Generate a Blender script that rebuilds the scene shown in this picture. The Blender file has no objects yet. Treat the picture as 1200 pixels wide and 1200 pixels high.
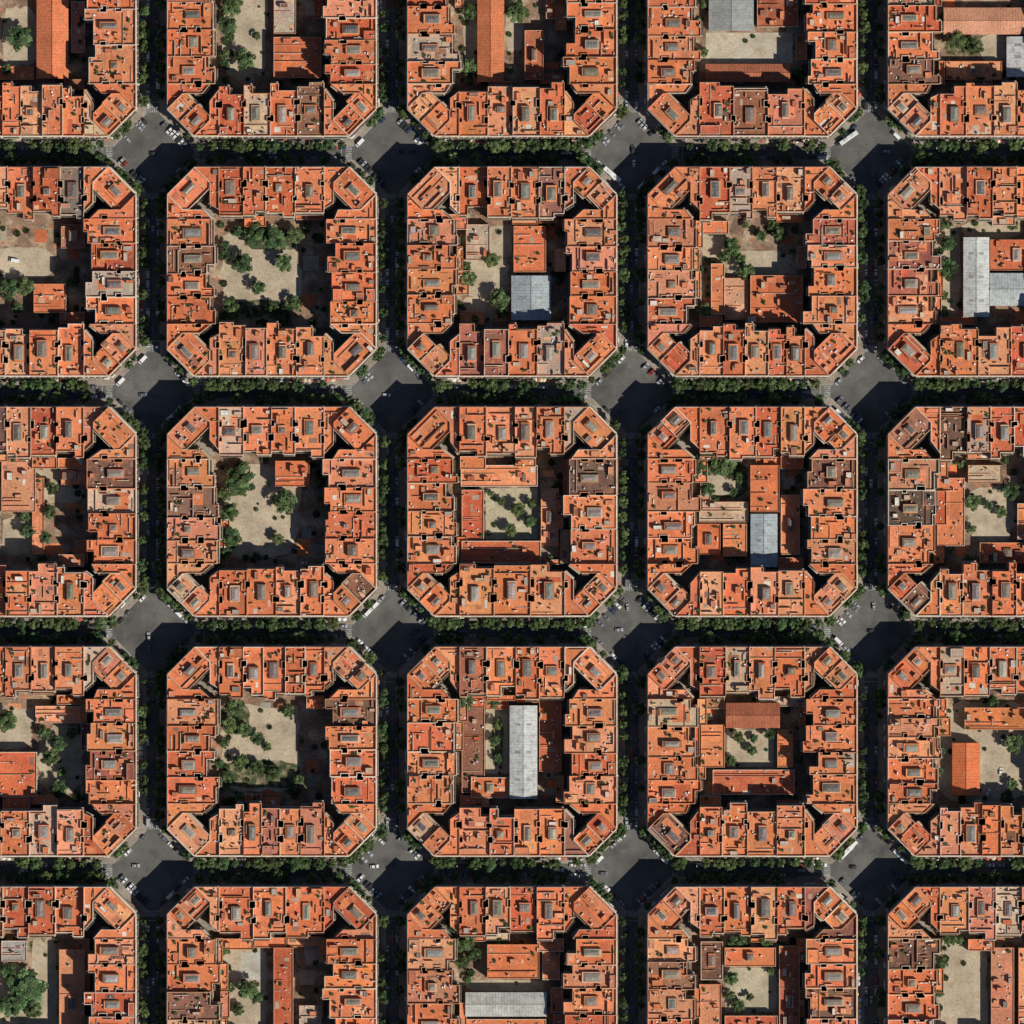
import bpy, math, random
from mathutils import Vector, Matrix
K=0.472
scene=bpy.context.scene
def W(px,py): return ((px-600)*K,(600-py)*K)

# ---------------------------------------------------------------- materials
def new_mat(name):
    m=bpy.data.materials.new(name); m.use_nodes=True
    nt=m.node_tree; b=nt.nodes['Principled BSDF']; return m,nt,b
def N(nt,t,**kw):
    n=nt.nodes.new(t)
    for k,v in kw.items(): setattr(n,k,v)
    return n
def noise_val(nt,pos,scale,lo,hi,detail=4,c0=0.3,c1=0.7):
    n=N(nt,'ShaderNodeTexNoise'); n.inputs['Scale'].default_value=scale; n.inputs['Detail'].default_value=detail
    nt.links.new(pos,n.inputs['Vector'])
    r=N(nt,'ShaderNodeMapRange'); r.inputs[1].default_value=c0; r.inputs[2].default_value=c1
    r.inputs[3].default_value=lo; r.inputs[4].default_value=hi
    nt.links.new(n.outputs['Fac'],r.inputs[0]); return r.outputs[0]
def mulv(nt,a,b):
    m=N(nt,'ShaderNodeMath',operation='MULTIPLY'); nt.links.new(a,m.inputs[0]); nt.links.new(b,m.inputs[1]); return m.outputs[0]
def scalec(nt,col,val):
    m=N(nt,'ShaderNodeVectorMath',operation='SCALE'); nt.links.new(col,m.inputs[0]); nt.links.new(val,m.inputs['Scale']); return m.outputs[0]
def mixc(nt,fac,a,bcol):
    m=N(nt,'ShaderNodeMix',data_type='RGBA'); nt.links.new(fac,m.inputs[0]); nt.links.new(a,m.inputs[6])
    m.inputs[7].default_value=(*bcol,1); return m.outputs[2]
def surf(name,col=None,rough=0.85,n1=(0.12,0.8,1.15),n2=(1.6,0.8,1.2),stain=None,brick=None,metal=0,bump=0,objcol=False,spec=0.3):
    m,nt,b=new_mat(name)
    geo=N(nt,'ShaderNodeNewGeometry'); pos=geo.outputs['Position']
    if objcol: c=N(nt,'ShaderNodeObjectInfo').outputs['Color']
    elif col is None:
        a=N(nt,'ShaderNodeAttribute',attribute_name='Col'); c=a.outputs['Color']
    else:
        a=N(nt,'ShaderNodeRGB'); a.outputs[0].default_value=(*col,1); c=a.outputs[0]
    if stain:
        for (sc,c0,c1,amt,scol) in stain:
            c=mixc(nt,noise_val(nt,pos,sc,0,amt,6,c0,c1),c,scol)
    v=noise_val(nt,pos,n1[0],n1[1],n1[2])
    f=noise_val(nt,pos,n2[0],n2[1],n2[2],6)
    v=mulv(nt,v,f)
    if brick:
        sc,bw,rh,mort,dark=brick
        t=N(nt,'ShaderNodeTexBrick'); t.inputs['Scale'].default_value=sc
        t.inputs['Brick Width'].default_value=bw; t.inputs['Row Height'].default_value=rh
        t.inputs['Mortar Size'].default_value=mort
        t.inputs['Color1'].default_value=(1,1,1,1); t.inputs['Color2'].default_value=(0.86,0.86,0.86,1)
        t.inputs['Mortar'].default_value=(dark,dark,dark,1); t.offset=0
        nt.links.new(pos,t.inputs['Vector'])
        bw_=N(nt,'ShaderNodeRGBToBW'); nt.links.new(t.outputs['Color'],bw_.inputs[0])
        v=mulv(nt,v,bw_.outputs[0])
    c=scalec(nt,c,v)
    nt.links.new(c,b.inputs['Base Color'])
    b.inputs['Roughness'].default_value=rough; b.inputs['Metallic'].default_value=metal
    b.inputs['Specular IOR Level'].default_value=spec
    if bump:
        bn=N(nt,'ShaderNodeBump'); bn.inputs['Strength'].default_value=bump; bn.inputs['Distance'].default_value=0.1
        nt.links.new(f,bn.inputs['Height']); nt.links.new(bn.outputs[0],b.inputs['Normal'])
    return m
ROOF=surf('terracotta_roof',None,0.9,(0.09,0.84,1.12),(1.3,0.74,1.2),
    stain=[(0.13,0.54,0.74,0.4,(0.68,0.27,0.13)),(0.35,0.58,0.75,0.5,(0.52,0.29,0.18)),(0.6,0.60,0.75,0.6,(0.13,0.08,0.06)),(2.0,0.60,0.72,0.45,(0.68,0.43,0.29))],
    brick=(1.0,1.2,1.2,0.05,0.84),bump=0.3,spec=0.15)
WALL=surf('rendered_wall',None,0.9,(0.3,0.78,1.1),(2.0,0.82,1.12),stain=[(0.6,0.52,0.8,0.45,(0.25,0.15,0.10))],spec=0.15)
GLAZ=surf('skylight_glazing',None,0.5,(0.5,0.75,1.15),(2.5,0.55,1.35),stain=[(1.0,0.5,0.7,0.7,(0.33,0.25,0.18))],spec=0.3)
PANE=surf('window_glass',(0.03,0.035,0.04),0.12,spec=0.5)
IRON=surf('wrought_iron',(0.035,0.035,0.035),0.6)
METAL=surf('sheet_metal',None,0.55,(0.15,0.8,1.08),(1.0,0.78,1.1),stain=[(0.4,0.48,0.7,0.55,(0.24,0.20,0.16))],spec=0.3)
CLUT=surf('roof_equipment',None,0.7,(0.3,0.75,1.15),(2.0,0.8,1.2))
GREEN=surf('foliage',None,0.8,(0.05,0.65,1.35),(1.2,0.7,1.3),spec=0.15)
BARK=surf('bark',(0.12,0.09,0.065),0.95)
ASPH=surf('asphalt',(0.125,0.122,0.115),0.9,(0.05,0.72,1.2),(1.5,0.82,1.15),stain=[(0.12,0.48,0.68,0.65,(0.07,0.07,0.068)),(0.3,0.58,0.68,0.45,(0.18,0.17,0.155)),(0.7,0.62,0.72,0.5,(0.05,0.05,0.05))],spec=0.2)
PAVE=surf('pavement_tiles',(0.36,0.305,0.255),0.9,(0.1,0.72,1.15),(1.2,0.7,1.2),brick=(1,1,1,0.04,0.8),stain=[(0.4,0.5,0.7,0.5,(0.18,0.15,0.12))],spec=0.2)
KERB=surf('kerb_stone',(0.36,0.34,0.31),0.85)
PAINT=surf('road_paint',(0.6,0.6,0.58),0.7,(0.4,0.5,1.05),(3,0.6,1.1),stain=[(0.9,0.45,0.6,0.7,(0.14,0.14,0.14))])
COURT=surf('courtyard_paving',(0.24,0.16,0.11),0.95,(0.1,0.6,1.4),(0.9,0.7,1.25),stain=[(0.11,0.5,0.6,0.8,(0.42,0.32,0.22)),(0.25,0.55,0.65,0.8,(0.40,0.15,0.08)),(0.3,0.6,0.7,0.8,(0.05,0.07,0.03))])
SAND=surf('sandy_ground',None,0.95,(0.07,0.76,1.12),(0.8,0.78,1.12),stain=[(0.12,0.5,0.7,0.5,(0.30,0.24,0.165)),(0.5,0.62,0.74,0.6,(0.11,0.11,0.055)),(0.2,0.58,0.64,0.4,(0.4,0.24,0.15))])
GRASS=surf('planting_bed',(0.05,0.065,0.028),0.95,(0.3,0.6,1.4),(1.5,0.6,1.5),stain=[(0.25,0.45,0.62,0.85,(0.26,0.20,0.13))])
LAND=surf('land',(0.14,0.12,0.10),0.95,(0.01,0.7,1.2),(0.1,0.8,1.2))
CARP=surf('car_paint',None,0.3,objcol=True,n1=(0.5,0.97,1.03),n2=(2,0.97,1.03),spec=0.5)
RUB=surf('rubber',(0.02,0.02,0.02),0.9)
FAB=surf('awning_fabric',None,0.9)
MATS=[ROOF,WALL,GLAZ,PANE,IRON,METAL,CLUT,GREEN,BARK,PAVE,KERB,COURT,SAND,GRASS,CARP,RUB,FAB,ASPH,PAINT,LAND]
MI={m:i for i,m in enumerate(MATS)}

# ---------------------------------------------------------------- mesh builder
class MB:
    def __init__(s): s.v=[];s.f=[];s.m=[];s.c=[]
    def face(s,pts,mat,col):
        n=len(s.v); s.v.extend(pts); s.f.append(tuple(range(n,n+len(pts)))); s.m.append(MI[mat]); s.c.append(col)
    def box8(s,P,mat,col,tm=None,tc=None,bottom=False):
        n=len(s.v); s.v.extend(P)
        F=[(0,1,5,4),(1,2,6,5),(2,3,7,6),(3,0,4,7),(4,5,6,7)]
        if bottom: F.append((3,2,1,0))
        for i,f in enumerate(F):
            s.f.append(tuple(n+j for j in f))
            if i==4: s.m.append(MI[tm or mat]); s.c.append(tc or col)
            else: s.m.append(MI[mat]); s.c.append(col)
    def box(s,T,a0,a1,b0,b1,z0,z1,mat,col,tm=None,tc=None,bottom=False):
        q=[T(a0,b0),T(a1,b0),T(a1,b1),T(a0,b1)]
        s.box8([(x,y,z0) for x,y in q]+[(x,y,z1) for x,y in q],mat,col,tm,tc,bottom)
    def ebox(s,T,p,d,n,s0,s1,e0,e1,z0,z1,mat,col,bottom=False):
        q=[T(p[0]+d[0]*a+n[0]*e,p[1]+d[1]*a+n[1]*e) for a,e in ((s0,e0),(s1,e0),(s1,e1),(s0,e1))]
        s.box8([(x,y,z0) for x,y in q]+[(x,y,z1) for x,y in q],mat,col,bottom=bottom)
    def equad(s,T,p,d,n,s0,s1,e,z0,z1,mat,col):
        a=T(p[0]+d[0]*s0+n[0]*e,p[1]+d[1]*s0+n[1]*e); b=T(p[0]+d[0]*s1+n[0]*e,p[1]+d[1]*s1+n[1]*e)
        s.face([(a[0],a[1],z0),(b[0],b[1],z0),(b[0],b[1],z1),(a[0],a[1],z1)],mat,col)
    def cyl(s,x,y,z0,z1,r0,r1,n,mat,col,cap=True):
        b=len(s.v)
        for z,r in ((z0,r0),(z1,r1)):
            for i in range(n):
                t=2*math.pi*i/n; s.v.append((x+r*math.cos(t),y+r*math.sin(t),z))
        for i in range(n):
            j=(i+1)%n; s.f.append((b+i,b+j,b+n+j,b+n+i)); s.m.append(MI[mat]); s.c.append(col)
        if cap: s.f.append(tuple(b+n+i for i in range(n))); s.m.append(MI[mat]); s.c.append(col)
    def tube(s,p,q,r0,r1,n,mat,col):
        p=Vector(p);q=Vector(q); d=(q-p).normalized(); a=d.orthogonal().normalized(); c=d.cross(a); b=len(s.v)
        for o,r in ((p,r0),(q,r1)):
            for i in range(n):
                t=2*math.pi*i/n; s.v.append(tuple(o+a*(r*math.cos(t))+c*(r*math.sin(t))))
        for i in range(n):
            j=(i+1)%n; s.f.append((b+i,b+j,b+n+j,b+n+i)); s.m.append(MI[mat]); s.c.append(col)
    def mesh(s,name,origin=(0,0,0)):
        ox,oy,oz=origin
        me=bpy.data.meshes.new(name)
        me.from_pydata([(x-ox,y-oy,z-oz) for x,y,z in s.v],[],s.f)
        used=sorted(set(s.m)); mp={u:i for i,u in enumerate(used)}
        for u in used: me.materials.append(MATS[u])
        me.polygons.foreach_set('material_index',[mp[i] for i in s.m])
        at=me.attributes.new('Col','FLOAT_COLOR','FACE')
        fl=[]
        for c in s.c: fl.extend((c[0],c[1],c[2],1.0))
        at.data.foreach_set('color',fl)
        me.update(); return me
    def obj(s,name,origin=(0,0,0)):
        o=bpy.data.objects.new(name,s.mesh(name,origin)); o.location=origin
        scene.collection.objects.link(o); return o

def inset(poly,t):
    n=len(poly); out=[]
    for i in range(n):
        p0=poly[i-1];p1=poly[i];p2=poly[(i+1)%n]
        d1=(p1[0]-p0[0],p1[1]-p0[1]); l=math.hypot(*d1); d1=(d1[0]/l,d1[1]/l)
        d2=(p2[0]-p1[0],p2[1]-p1[1]); l=math.hypot(*d2); d2=(d2[0]/l,d2[1]/l)
        n1=(-d1[1],d1[0]); n2=(-d2[1],d2[0])
        k=1+n1[0]*n2[0]+n1[1]*n2[1]
        out.append((p1[0]+(n1[0]+n2[0])*t/k,p1[1]+(n1[1]+n2[1])*t/k))
    return out
def inside(poly,x,y):
    r=False;n=len(poly)
    for i in range(n):
        x1,y1=poly[i];x2,y2=poly[i-1]
        if (y1>y)!=(y2>y) and x<(x2-x1)*(y-y1)/(y2-y1)+x1: r=not r
    return r
def rect_ok(poly,a0,a1,b0,b1):
    for a in (a0,(a0+a1)/2,a1):
        for b in (b0,(b0+b1)/2,b1):
            if not inside(poly,a,b): return False
    for (x,y) in poly:
        if a0-.1<x<a1+.1 and b0-.1<y<b1+.1: return False
    return True
def prism(mb,T,poly,z0,H,ph,t,wcols,rcol,pcol,wm=None,rm=None):
    wm=wm or WALL; rm=rm or ROOF; n=len(poly)
    P=[T(*p) for p in poly]; I=[T(*p) for p in inset(poly,t)]
    for i in range(n):
        a=P[i];b=P[(i+1)%n];c=I[i];d=I[(i+1)%n]; wc=wcols[i] if isinstance(wcols,list) else wcols
        mb.face([(a[0],a[1],z0),(b[0],b[1],z0),(b[0],b[1],H+ph),(a[0],a[1],H+ph)],wm,wc)
        mb.face([(a[0],a[1],H+ph),(b[0],b[1],H+ph),(d[0],d[1],H+ph),(c[0],c[1],H+ph)],wm,pcol)
        mb.face([(d[0],d[1],H),(c[0],c[1],H),(c[0],c[1],H+ph),(d[0],d[1],H+ph)],wm,pcol)
    mb.face([(x,y,H) for x,y in I],rm,rcol)

ORANGES=[(0.69,0.205,0.085),(0.70,0.235,0.105),(0.63,0.17,0.072),(0.72,0.265,0.12),(0.66,0.19,0.083),(0.55,0.125,0.058),(0.74,0.32,0.165),(0.70,0.225,0.098),(0.63,0.25,0.145),(0.70,0.22,0.09)]
def jit(c,r,a=0.08):
    k=1+r.uniform(-a,a); return tuple(min(.85,max(0,x*k*(1+r.uniform(-a,a)*0.5))) for x in c)
def orange(r,dark=0.05):
    x=r.random()
    if x<dark: return jit(r.choice([(0.19,0.095,0.068),(0.27,0.125,0.085),(0.36,0.15,0.10)]),r,.2)
    if x<dark+0.03: return jit(r.choice([(0.56,0.41,0.29),(0.45,0.36,0.28)]),r)
    return jit(r.choice(ORANGES),r,.13)
WALLC=[(0.50,0.40,0.28),(0.56,0.47,0.35),(0.48,0.33,0.22),(0.42,0.25,0.17),(0.55,0.5,0.42),(0.45,0.38,0.30)]
PARC=[(0.66,0.38,0.24),(0.60,0.24,0.12),(0.72,0.52,0.38),(0.64,0.30,0.16),(0.76,0.62,0.50),(0.68,0.36,0.21)]

def facade(mb,T,p0,p1,H,kind,wc,r):
    L=math.hypot(p1[0]-p0[0],p1[1]-p0[1])
    if L<1.6: return
    d=((p1[0]-p0[0])/L,(p1[1]-p0[1])/L); n=(d[1],-d[0])
    nc=max(1,int(L/2.9)); sp=L/nc; trim=jit((0.62,0.55,0.46),r)
    nf=max(1,int((H-4.6)/3.15)); fh=(H-4.9)/nf
    if kind=='S':
        mb.ebox(T,p0,d,n,0.05,L-0.05,0.0,0.5,H-0.35,H-0.02,WALL,trim,bottom=True)
        mb.ebox(T,p0,d,n,0.06,L-0.06,0.0,0.18,4.3,4.6,WALL,trim,bottom=True)
        style=r.random(); cont=r.randrange(1,3)
        for i in range(nc):
            c=(i+.5)*sp
            mb.equad(T,p0,d,n,c-sp*.36,c+sp*.36,0.02,0.3,3.4,PANE,(0,0,0))
            if r.random()<.4:
                ac=r.choice([(0.7,0.66,0.58),(0.6,0.6,0.6),(0.45,0.12,0.08),(0.12,0.22,0.14),(0.65,0.55,0.35)])
                a=T(p0[0]+d[0]*(c-sp*.45)+n[0]*.02,p0[1]+d[1]*(c-sp*.45)+n[1]*.02);b=T(p0[0]+d[0]*(c+sp*.45)+n[0]*.02,p0[1]+d[1]*(c+sp*.45)+n[1]*.02)
                e=T(p0[0]+d[0]*(c+sp*.45)+n[0]*1.6,p0[1]+d[1]*(c+sp*.45)+n[1]*1.6);f=T(p0[0]+d[0]*(c-sp*.45)+n[0]*1.6,p0[1]+d[1]*(c-sp*.45)+n[1]*1.6)
                mb.face([(a[0],a[1],3.7),(b[0],b[1],3.7),(e[0],e[1],3.0),(f[0],f[1],3.0)],FAB,ac)
        for k in range(nf):
            z=4.9+k*fh
            full=(k<cont) or style<.2
            if full and k<nf-1 or style<.12:
                mb.ebox(T,p0,d,n,0.5,L-0.5,0.0,1.05,z-.18,z,WALL,trim,bottom=True)
                mb.ebox(T,p0,d,n,0.55,L-0.55,0.97,1.0,z+0.02,z+1.0,IRON,(0,0,0))
            for i in range(nc):
                c=(i+.5)*sp
                mb.equad(T,p0,d,n,c-.78,c+.78,0.015,z+.03,z+2.6,WALL,trim)
                mb.equad(T,p0,d,n,c-.55,c+.55,0.03,z+.05,z+2.4,PANE,(0,0,0))
                if not full and (k<nf-1 or style>.6):
                    dep=.6+.35*((i+k)%2 if style>.8 else 1)
                    mb.ebox(T,p0,d,n,c-.95,c+.95,0.0,dep,z-.15,z,WALL,trim,bottom=True)
                    mb.ebox(T,p0,d,n,c-.92,c+.92,dep-.06,dep-.03,z+.02,z+1.0,IRON,(0,0,0))
    elif kind=='R':
        for k in range(nf+1):
            z=1.2 if k==0 else 4.9+(k-1)*fh
            if k>0 and r.random()<.75:
                mb.ebox(T,p0,d,n,0.4,L-0.4,0.0,1.15,z-.16,z,WALL,jit((0.5,0.42,0.33),r),bottom=True)
                mb.ebox(T,p0,d,n,0.42,L-0.42,1.08,1.12,z+.02,z+1.0,IRON if r.random()<.5 else WALL,(0.55,0.48,0.4))
            for i in range(nc):
                c=(i+.5)*sp
                mb.equad(T,p0,d,n,c-.9,c+.9,0.015,z+.05,z+2.4,WALL,trim)
                mb.equad(T,p0,d,n,c-.75,c+.75,0.03,z+.15,z+2.25,PANE,(0,0,0))

def skylight(mb,T,ca,cb,wa,wb,z,r):
    h=r.uniform(1.0,2.8); cc=jit(r.choice([(0.66,0.25,0.12),(0.68,0.3,0.15),(0.64,0.21,0.09),(0.64,0.38,0.25),(0.4,0.18,0.10)]),r,.15)
    mg=[r.uniform(.2,1.2) for _ in range(4)]
    mb.box(T,ca-wa/2-mg[0]*.7,ca+wa/2+mg[1]*.7,cb-wb/2-mg[2],cb+wb/2+mg[3],z,z+h,WALL,jit((0.4,0.22,0.14),r),tc=cc)
    gc=r.choice([(0.16,0.15,0.135),(0.22,0.195,0.165),(0.13,0.125,0.12),(0.28,0.25,0.21),(0.36,0.32,0.28),(0.19,0.165,0.13),(0.24,0.22,0.2)])
    gc=jit(gc,r,.2); z1=z+h+.35; z2=z1+r.uniform(.3,.7)
    mb.box(T,ca-wa/2,ca+wa/2,cb-wb/2,cb+wb/2,z+h,z1,CLUT,jit(r.choice([(0.14,0.09,0.065),(0.2,0.13,0.09),(0.45,0.39,0.32)]),r,.3))
    fr=jit((0.27,0.24,0.2),r,.4)
    def P(a,b,zz): x,y=T(a,b); return (x,y,zz)
    hw,hb=wa/2-.2,wb/2-.2
    A=[(-hw,-hb),(hw,-hb),(hw,hb),(-hw,hb)]
    if wb>=wa:
        rb=hb-hw*.6; R1=(0,-rb);R2=(0,rb)
        faces=[(A[0],A[1],R1),(A[1],A[2],R2,R1),(A[2],A[3],R2),(A[3],A[0],R1,R2)]
    else:
        ra=hw-hb*.6; R1=(-ra,0);R2=(ra,0)
        faces=[(A[0],A[1],R2,R1),(A[1],A[2],R2),(A[2],A[3],R1,R2),(A[3],A[0],R1)]
    for f in faces:
        mb.face([P(ca+a,cb+b,z2 if (a,b) in (R1,R2) else z1+.01) for a,b in f],GLAZ,gc)
    nb=int(max(wa,wb)/1.3)
    for i in range(nb+1):
        q=-1+2*i/nb
        if wb>=wa:
            b=q*(hb-.3); zr=z2 if abs(b)<rb else z1+(z2-z1)*max(.1,(hb-abs(b))/(hb-rb))
            for sg in (-1,1):
                mb.face([P(ca+sg*hw,cb+b-.06,z1+.05),P(ca+sg*hw,cb+b+.06,z1+.05),P(ca,cb+b+.06,zr+.05),P(ca,cb+b-.06,zr+.05)],CLUT,fr)
        else:
            a=q*(hw-.3); zr=z2 if abs(a)<ra else z1+(z2-z1)*max(.1,(hw-abs(a))/(hw-ra))
            for sg in (-1,1):
                mb.face([P(ca+a-.06,cb+sg*hb,z1+.05),P(ca+a+.06,cb+sg*hb,z1+.05),P(ca+a+.06,cb,zr+.05),P(ca+a-.06,cb,zr+.05)],CLUT,fr)

def clutter(mb,T,poly,occ,z,r,n,amin,amax,bmin,bmax):
    for _ in range(n):
        a=r.uniform(amin,amax);b=r.uniform(bmin,bmax); x=r.random()
        if x<.28: w,d,h=r.uniform(.5,1.2),r.uniform(.4,1.0),r.uniform(.5,1.1); kind='ac'
        elif x<.50: w,d,h=r.uniform(.5,2.4),r.uniform(.4,.7),r.uniform(1.0,2.2); kind='chim'
        elif x<.78: w,d,h=r.uniform(1.8,5),r.uniform(1.5,3.2),r.uniform(1.2,2.7); kind='shed'
        elif x<.81: w=d=1.4; h=1.5; kind='tank'
        elif x<.88: w,d,h=r.uniform(1,2.6),r.uniform(.6,1.4),.8; kind='plant'
        else: w,d,h=r.uniform(1.5,5),r.uniform(1.2,3),.04; kind='mat'
        if r.random()<.5: w,d=d,w
        rc=(a-w/2,a+w/2,b-d/2,b+d/2)
        if not rect_ok(poly,*rc): continue
        if any(rc[0]<o[1]+.1 and rc[1]>o[0]-.1 and rc[2]<o[3]+.1 and rc[3]>o[2]-.1 for o in occ): continue
        occ.append(rc); zz=z+.02
        if kind=='ac': mb.box(T,*rc,zz,zz+h,CLUT,jit(r.choice([(0.66,0.62,0.56),(0.4,0.37,0.33),(0.78,0.74,0.67),(0.6,0.42,0.31)]),r,.2))
        elif kind=='chim':
            mb.box(T,*rc,zz,zz+h,WALL,jit((0.5,0.28,0.18),r),tc=jit(r.choice([(0.70,0.48,0.34),(0.62,0.3,0.17),(0.78,0.70,0.60)]),r))
        elif kind=='shed':
            x2=r.random()
            tc=orange(r,.06) if x2<.66 else jit(r.choice([(0.74,0.69,0.61),(0.40,0.36,0.31),(0.22,0.19,0.16),(0.62,0.47,0.35),(0.57,0.46,0.36)]),r)
            q=[(rc[0],rc[2]),(rc[1],rc[2]),(rc[1],rc[3]),(rc[0],rc[3])]
            prism(mb,T,q,zz,zz+h,.18,.15,jit((0.5,0.36,0.25),r),tc,jit(r.choice(PARC),r),rm=ROOF if x2<.66 else METAL)
        elif kind=='tank':
            x0,y0=T(a,b); mb.cyl(x0,y0,zz,zz+h,.65,.65,10,CLUT,jit((0.42,0.40,0.38),r))
        elif kind=='plant':
            mb.box(T,*rc,zz,zz+.4,WALL,(0.4,0.2,0.12))
            for _k in range(14):
                pa=r.uniform(rc[0],rc[1]);pb=r.uniform(rc[2],rc[3]);s=r.uniform(.3,.6)
                p=[T(pa-s,pb-s*.4),T(pa+s*.4,pb-s),T(pa+s,pb+s*.4),T(pa-s*.3,pb+s)]
                hz=zz+r.uniform(.5,1.3)
                mb.face([(x,y,hz+r.uniform(-.3,.3)) for x,y in p],GREEN,jit((0.055,0.085,0.03),r,.3))
        else: mb.box(T,*rc,zz,zz+r.uniform(.03,.08),CLUT,jit(r.choice([(0.66,0.57,0.47),(0.4,0.28,0.2),(0.5,0.17,0.09),(0.66,0.36,0.22),(0.25,0.14,0.1)]),r))

def building(O,u,v,poly,flags,H,r,sk=None,rcol=None,ext=0,name='apartment_building'):
    T=lambda a,b:(O[0]+a*u[0]+b*v[0],O[1]+a*u[1]+b*v[1])
    mb=MB(); poly=inset(poly,.02)
    wc=jit(r.choice(WALLC),r); party=jit((0.42,0.27,0.18),r); rear=jit((0.52,0.42,0.32),r)
    cols=[wc if f=='S' else rear if f=='R' else party for f in flags]
    rc=rcol or orange(r); ph=r.uniform(.8,1.6)
    pc=jit(r.choice(PARC),r,.15)
    prism(mb,T,poly,0.1,H,ph,r.uniform(.22,.36),cols,rc,pc)
    for i,f in enumerate(flags):
        if f in 'SR': facade(mb,T,poly[i],poly[(i+1)%len(poly)],H,f,wc,r)
    ip=inset(poly,.4)
    A=[p[0] for p in poly];B=[p[1] for p in poly];amin,amax,bmin,bmax=min(A),max(A),min(B),max(B); w=amax-amin;d=bmax-bmin
    occ=[]
    if sk:
        ca,cb,wa,wb=sk
        if rect_ok(ip,ca-wa/2-.9,ca+wa/2+.9,cb-wb/2-1.25,cb+wb/2+1.25):
            skylight(mb,T,ca,cb,wa,wb,H+.14,r); occ.append((ca-wa/2-1,ca+wa/2+1,cb-wb/2-1.35,cb+wb/2+1.35))
    dz=.03
    for _ in range(r.randint(3,7)):
        pw=r.uniform(.25,.8)*w; pd=r.uniform(.12,.35)*d
        a=r.uniform(amin,amax-pw);b=r.uniform(bmin,bmax-pd)
        if not rect_ok(ip,a,a+pw,b,b+pd): continue
        dz+=.012
        c=jit(rc,r,.2) if r.random()<.68 else orange(r,.09)
        mb.box(T,a,a+pw,b,b+pd,H-.01,H+dz,WALL,pc,tm=ROOF,tc=c)
    for (f0,f1) in ((.02,r.uniform(.14,.28)),(r.uniform(.70,.84),.985)):
        if r.random()<.72:
            fa0=r.choice([.0,.0,.3,.5,.6]);fa1=1 if fa0>0 else r.choice([1,1,.6,.45,.35])
            q=(amin+.4+fa0*w,amin-.4+fa1*w,bmin+.4+f0*d,bmin+f1*d-.4)
            if q[1]-q[0]>2 and q[3]-q[2]>1.5 and rect_ok(ip,*q) and not any(q[0]<o[1] and q[1]>o[0] and q[2]<o[3] and q[3]>o[2] for o in occ):
                hh=r.choice([.5,.9,1.4,2.6,2.8])
                pp=[(q[0],q[2]),(q[1],q[2]),(q[1],q[3]),(q[0],q[3])]
                prism(mb,T,pp,H,H+hh,.3,.2,jit((0.52,0.4,0.28),r),jit(rc,r,.2),jit(r.choice(PARC),r)); occ.append(q)
                clutter(mb,T,inset(pp,.3),[],H+hh,r,4,q[0],q[1],q[2],q[3])
    for _ in range(r.randint(4,8)):
        c=jit(r.choice(PARC),r,.15); th=r.uniform(.16,.3); hh=r.uniform(.6,1.9)
        if r.random()<.6:
            b=r.uniform(bmin+1,bmax-1); L=r.uniform(.2,.95)*w; a=r.choice([amin+.45,amax-.45-L,r.uniform(amin+.4,max(amin+.5,amax-.4-L))]); q=(a,a+L,b,b+th)
        else:
            a=r.uniform(amin+1,amax-1); L=r.uniform(.08,.3)*d; b=r.uniform(bmin+.4,bmax-.4-L); q=(a,a+th,b,b+L)
        if rect_ok(ip,*q) and not any(q[0]<o[1] and q[1]>o[0] and q[2]<o[3] and q[3]>o[2] for o in occ):
            mb.box(T,*q,H,H+hh,WALL,jit((0.5,0.36,0.26),r),tc=c); occ.append(q)
    clutter(mb,T,ip,occ,H+dz,r,int(w*d/11)+6,amin,amax,bmin,bmax)
    if ext>0:
        q=(amin+.3,amax-.3,bmax+.03,bmax+ext); pp=[(q[0],q[2]),(q[1],q[2]),(q[1],q[3]),(q[0],q[3])]
        hh=r.uniform(3.8,7.2)
        prism(mb,T,pp,.1,hh,.9,.25,party,orange(r,.05),jit(r.choice(PARC),r))
        clutter(mb,T,inset(pp,.4),[],hh,r,10,q[0],q[1],q[2],q[3])
    x,y=T((amin+amax)/2,(bmin+bmax)/2)
    mb.obj(name,(x,y,0))

def rectpoly(w,d,r,nb=(.34,.64)):
    h=w/2; pts=[(-h,0),(h,0)]; fl=['S']
    for f in nb:
        L=r.uniform(2.0,4.6);dp=r.uniform(1.0,2.1);b=f*d
        if r.random()<.7:
            pts+=[(h,b-L/2),(h-dp,b-L/2),(h-dp,b+L/2),(h,b+L/2)]; fl+=['P']*4
    x=r.random(); e=r.uniform(1.5,5.2); j=r.uniform(-.22,.22)*w
    if x<.38: pts+=[(h,d),(j,d),(j,d-e),(-h,d-e)]; fl+=['P','R','R','R']
    elif x<.76: pts+=[(h,d-e),(j,d-e),(j,d),(-h,d)]; fl+=['P','R','R','R']
    else: pts+=[(h,d-1.5),(-h,d-1.5)]; fl+=['P','R']
    for f in nb[::-1]:
        L=r.uniform(2.0,4.6);dp=r.uniform(1.0,2.1);b=f*d
        if r.random()<.7:
            pts+=[(-h,b+L/2),(-h+dp,b+L/2),(-h+dp,b-L/2),(-h,b-L/2)]; fl+=['P']*4
    fl.append('P')
    return pts,fl

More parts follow.
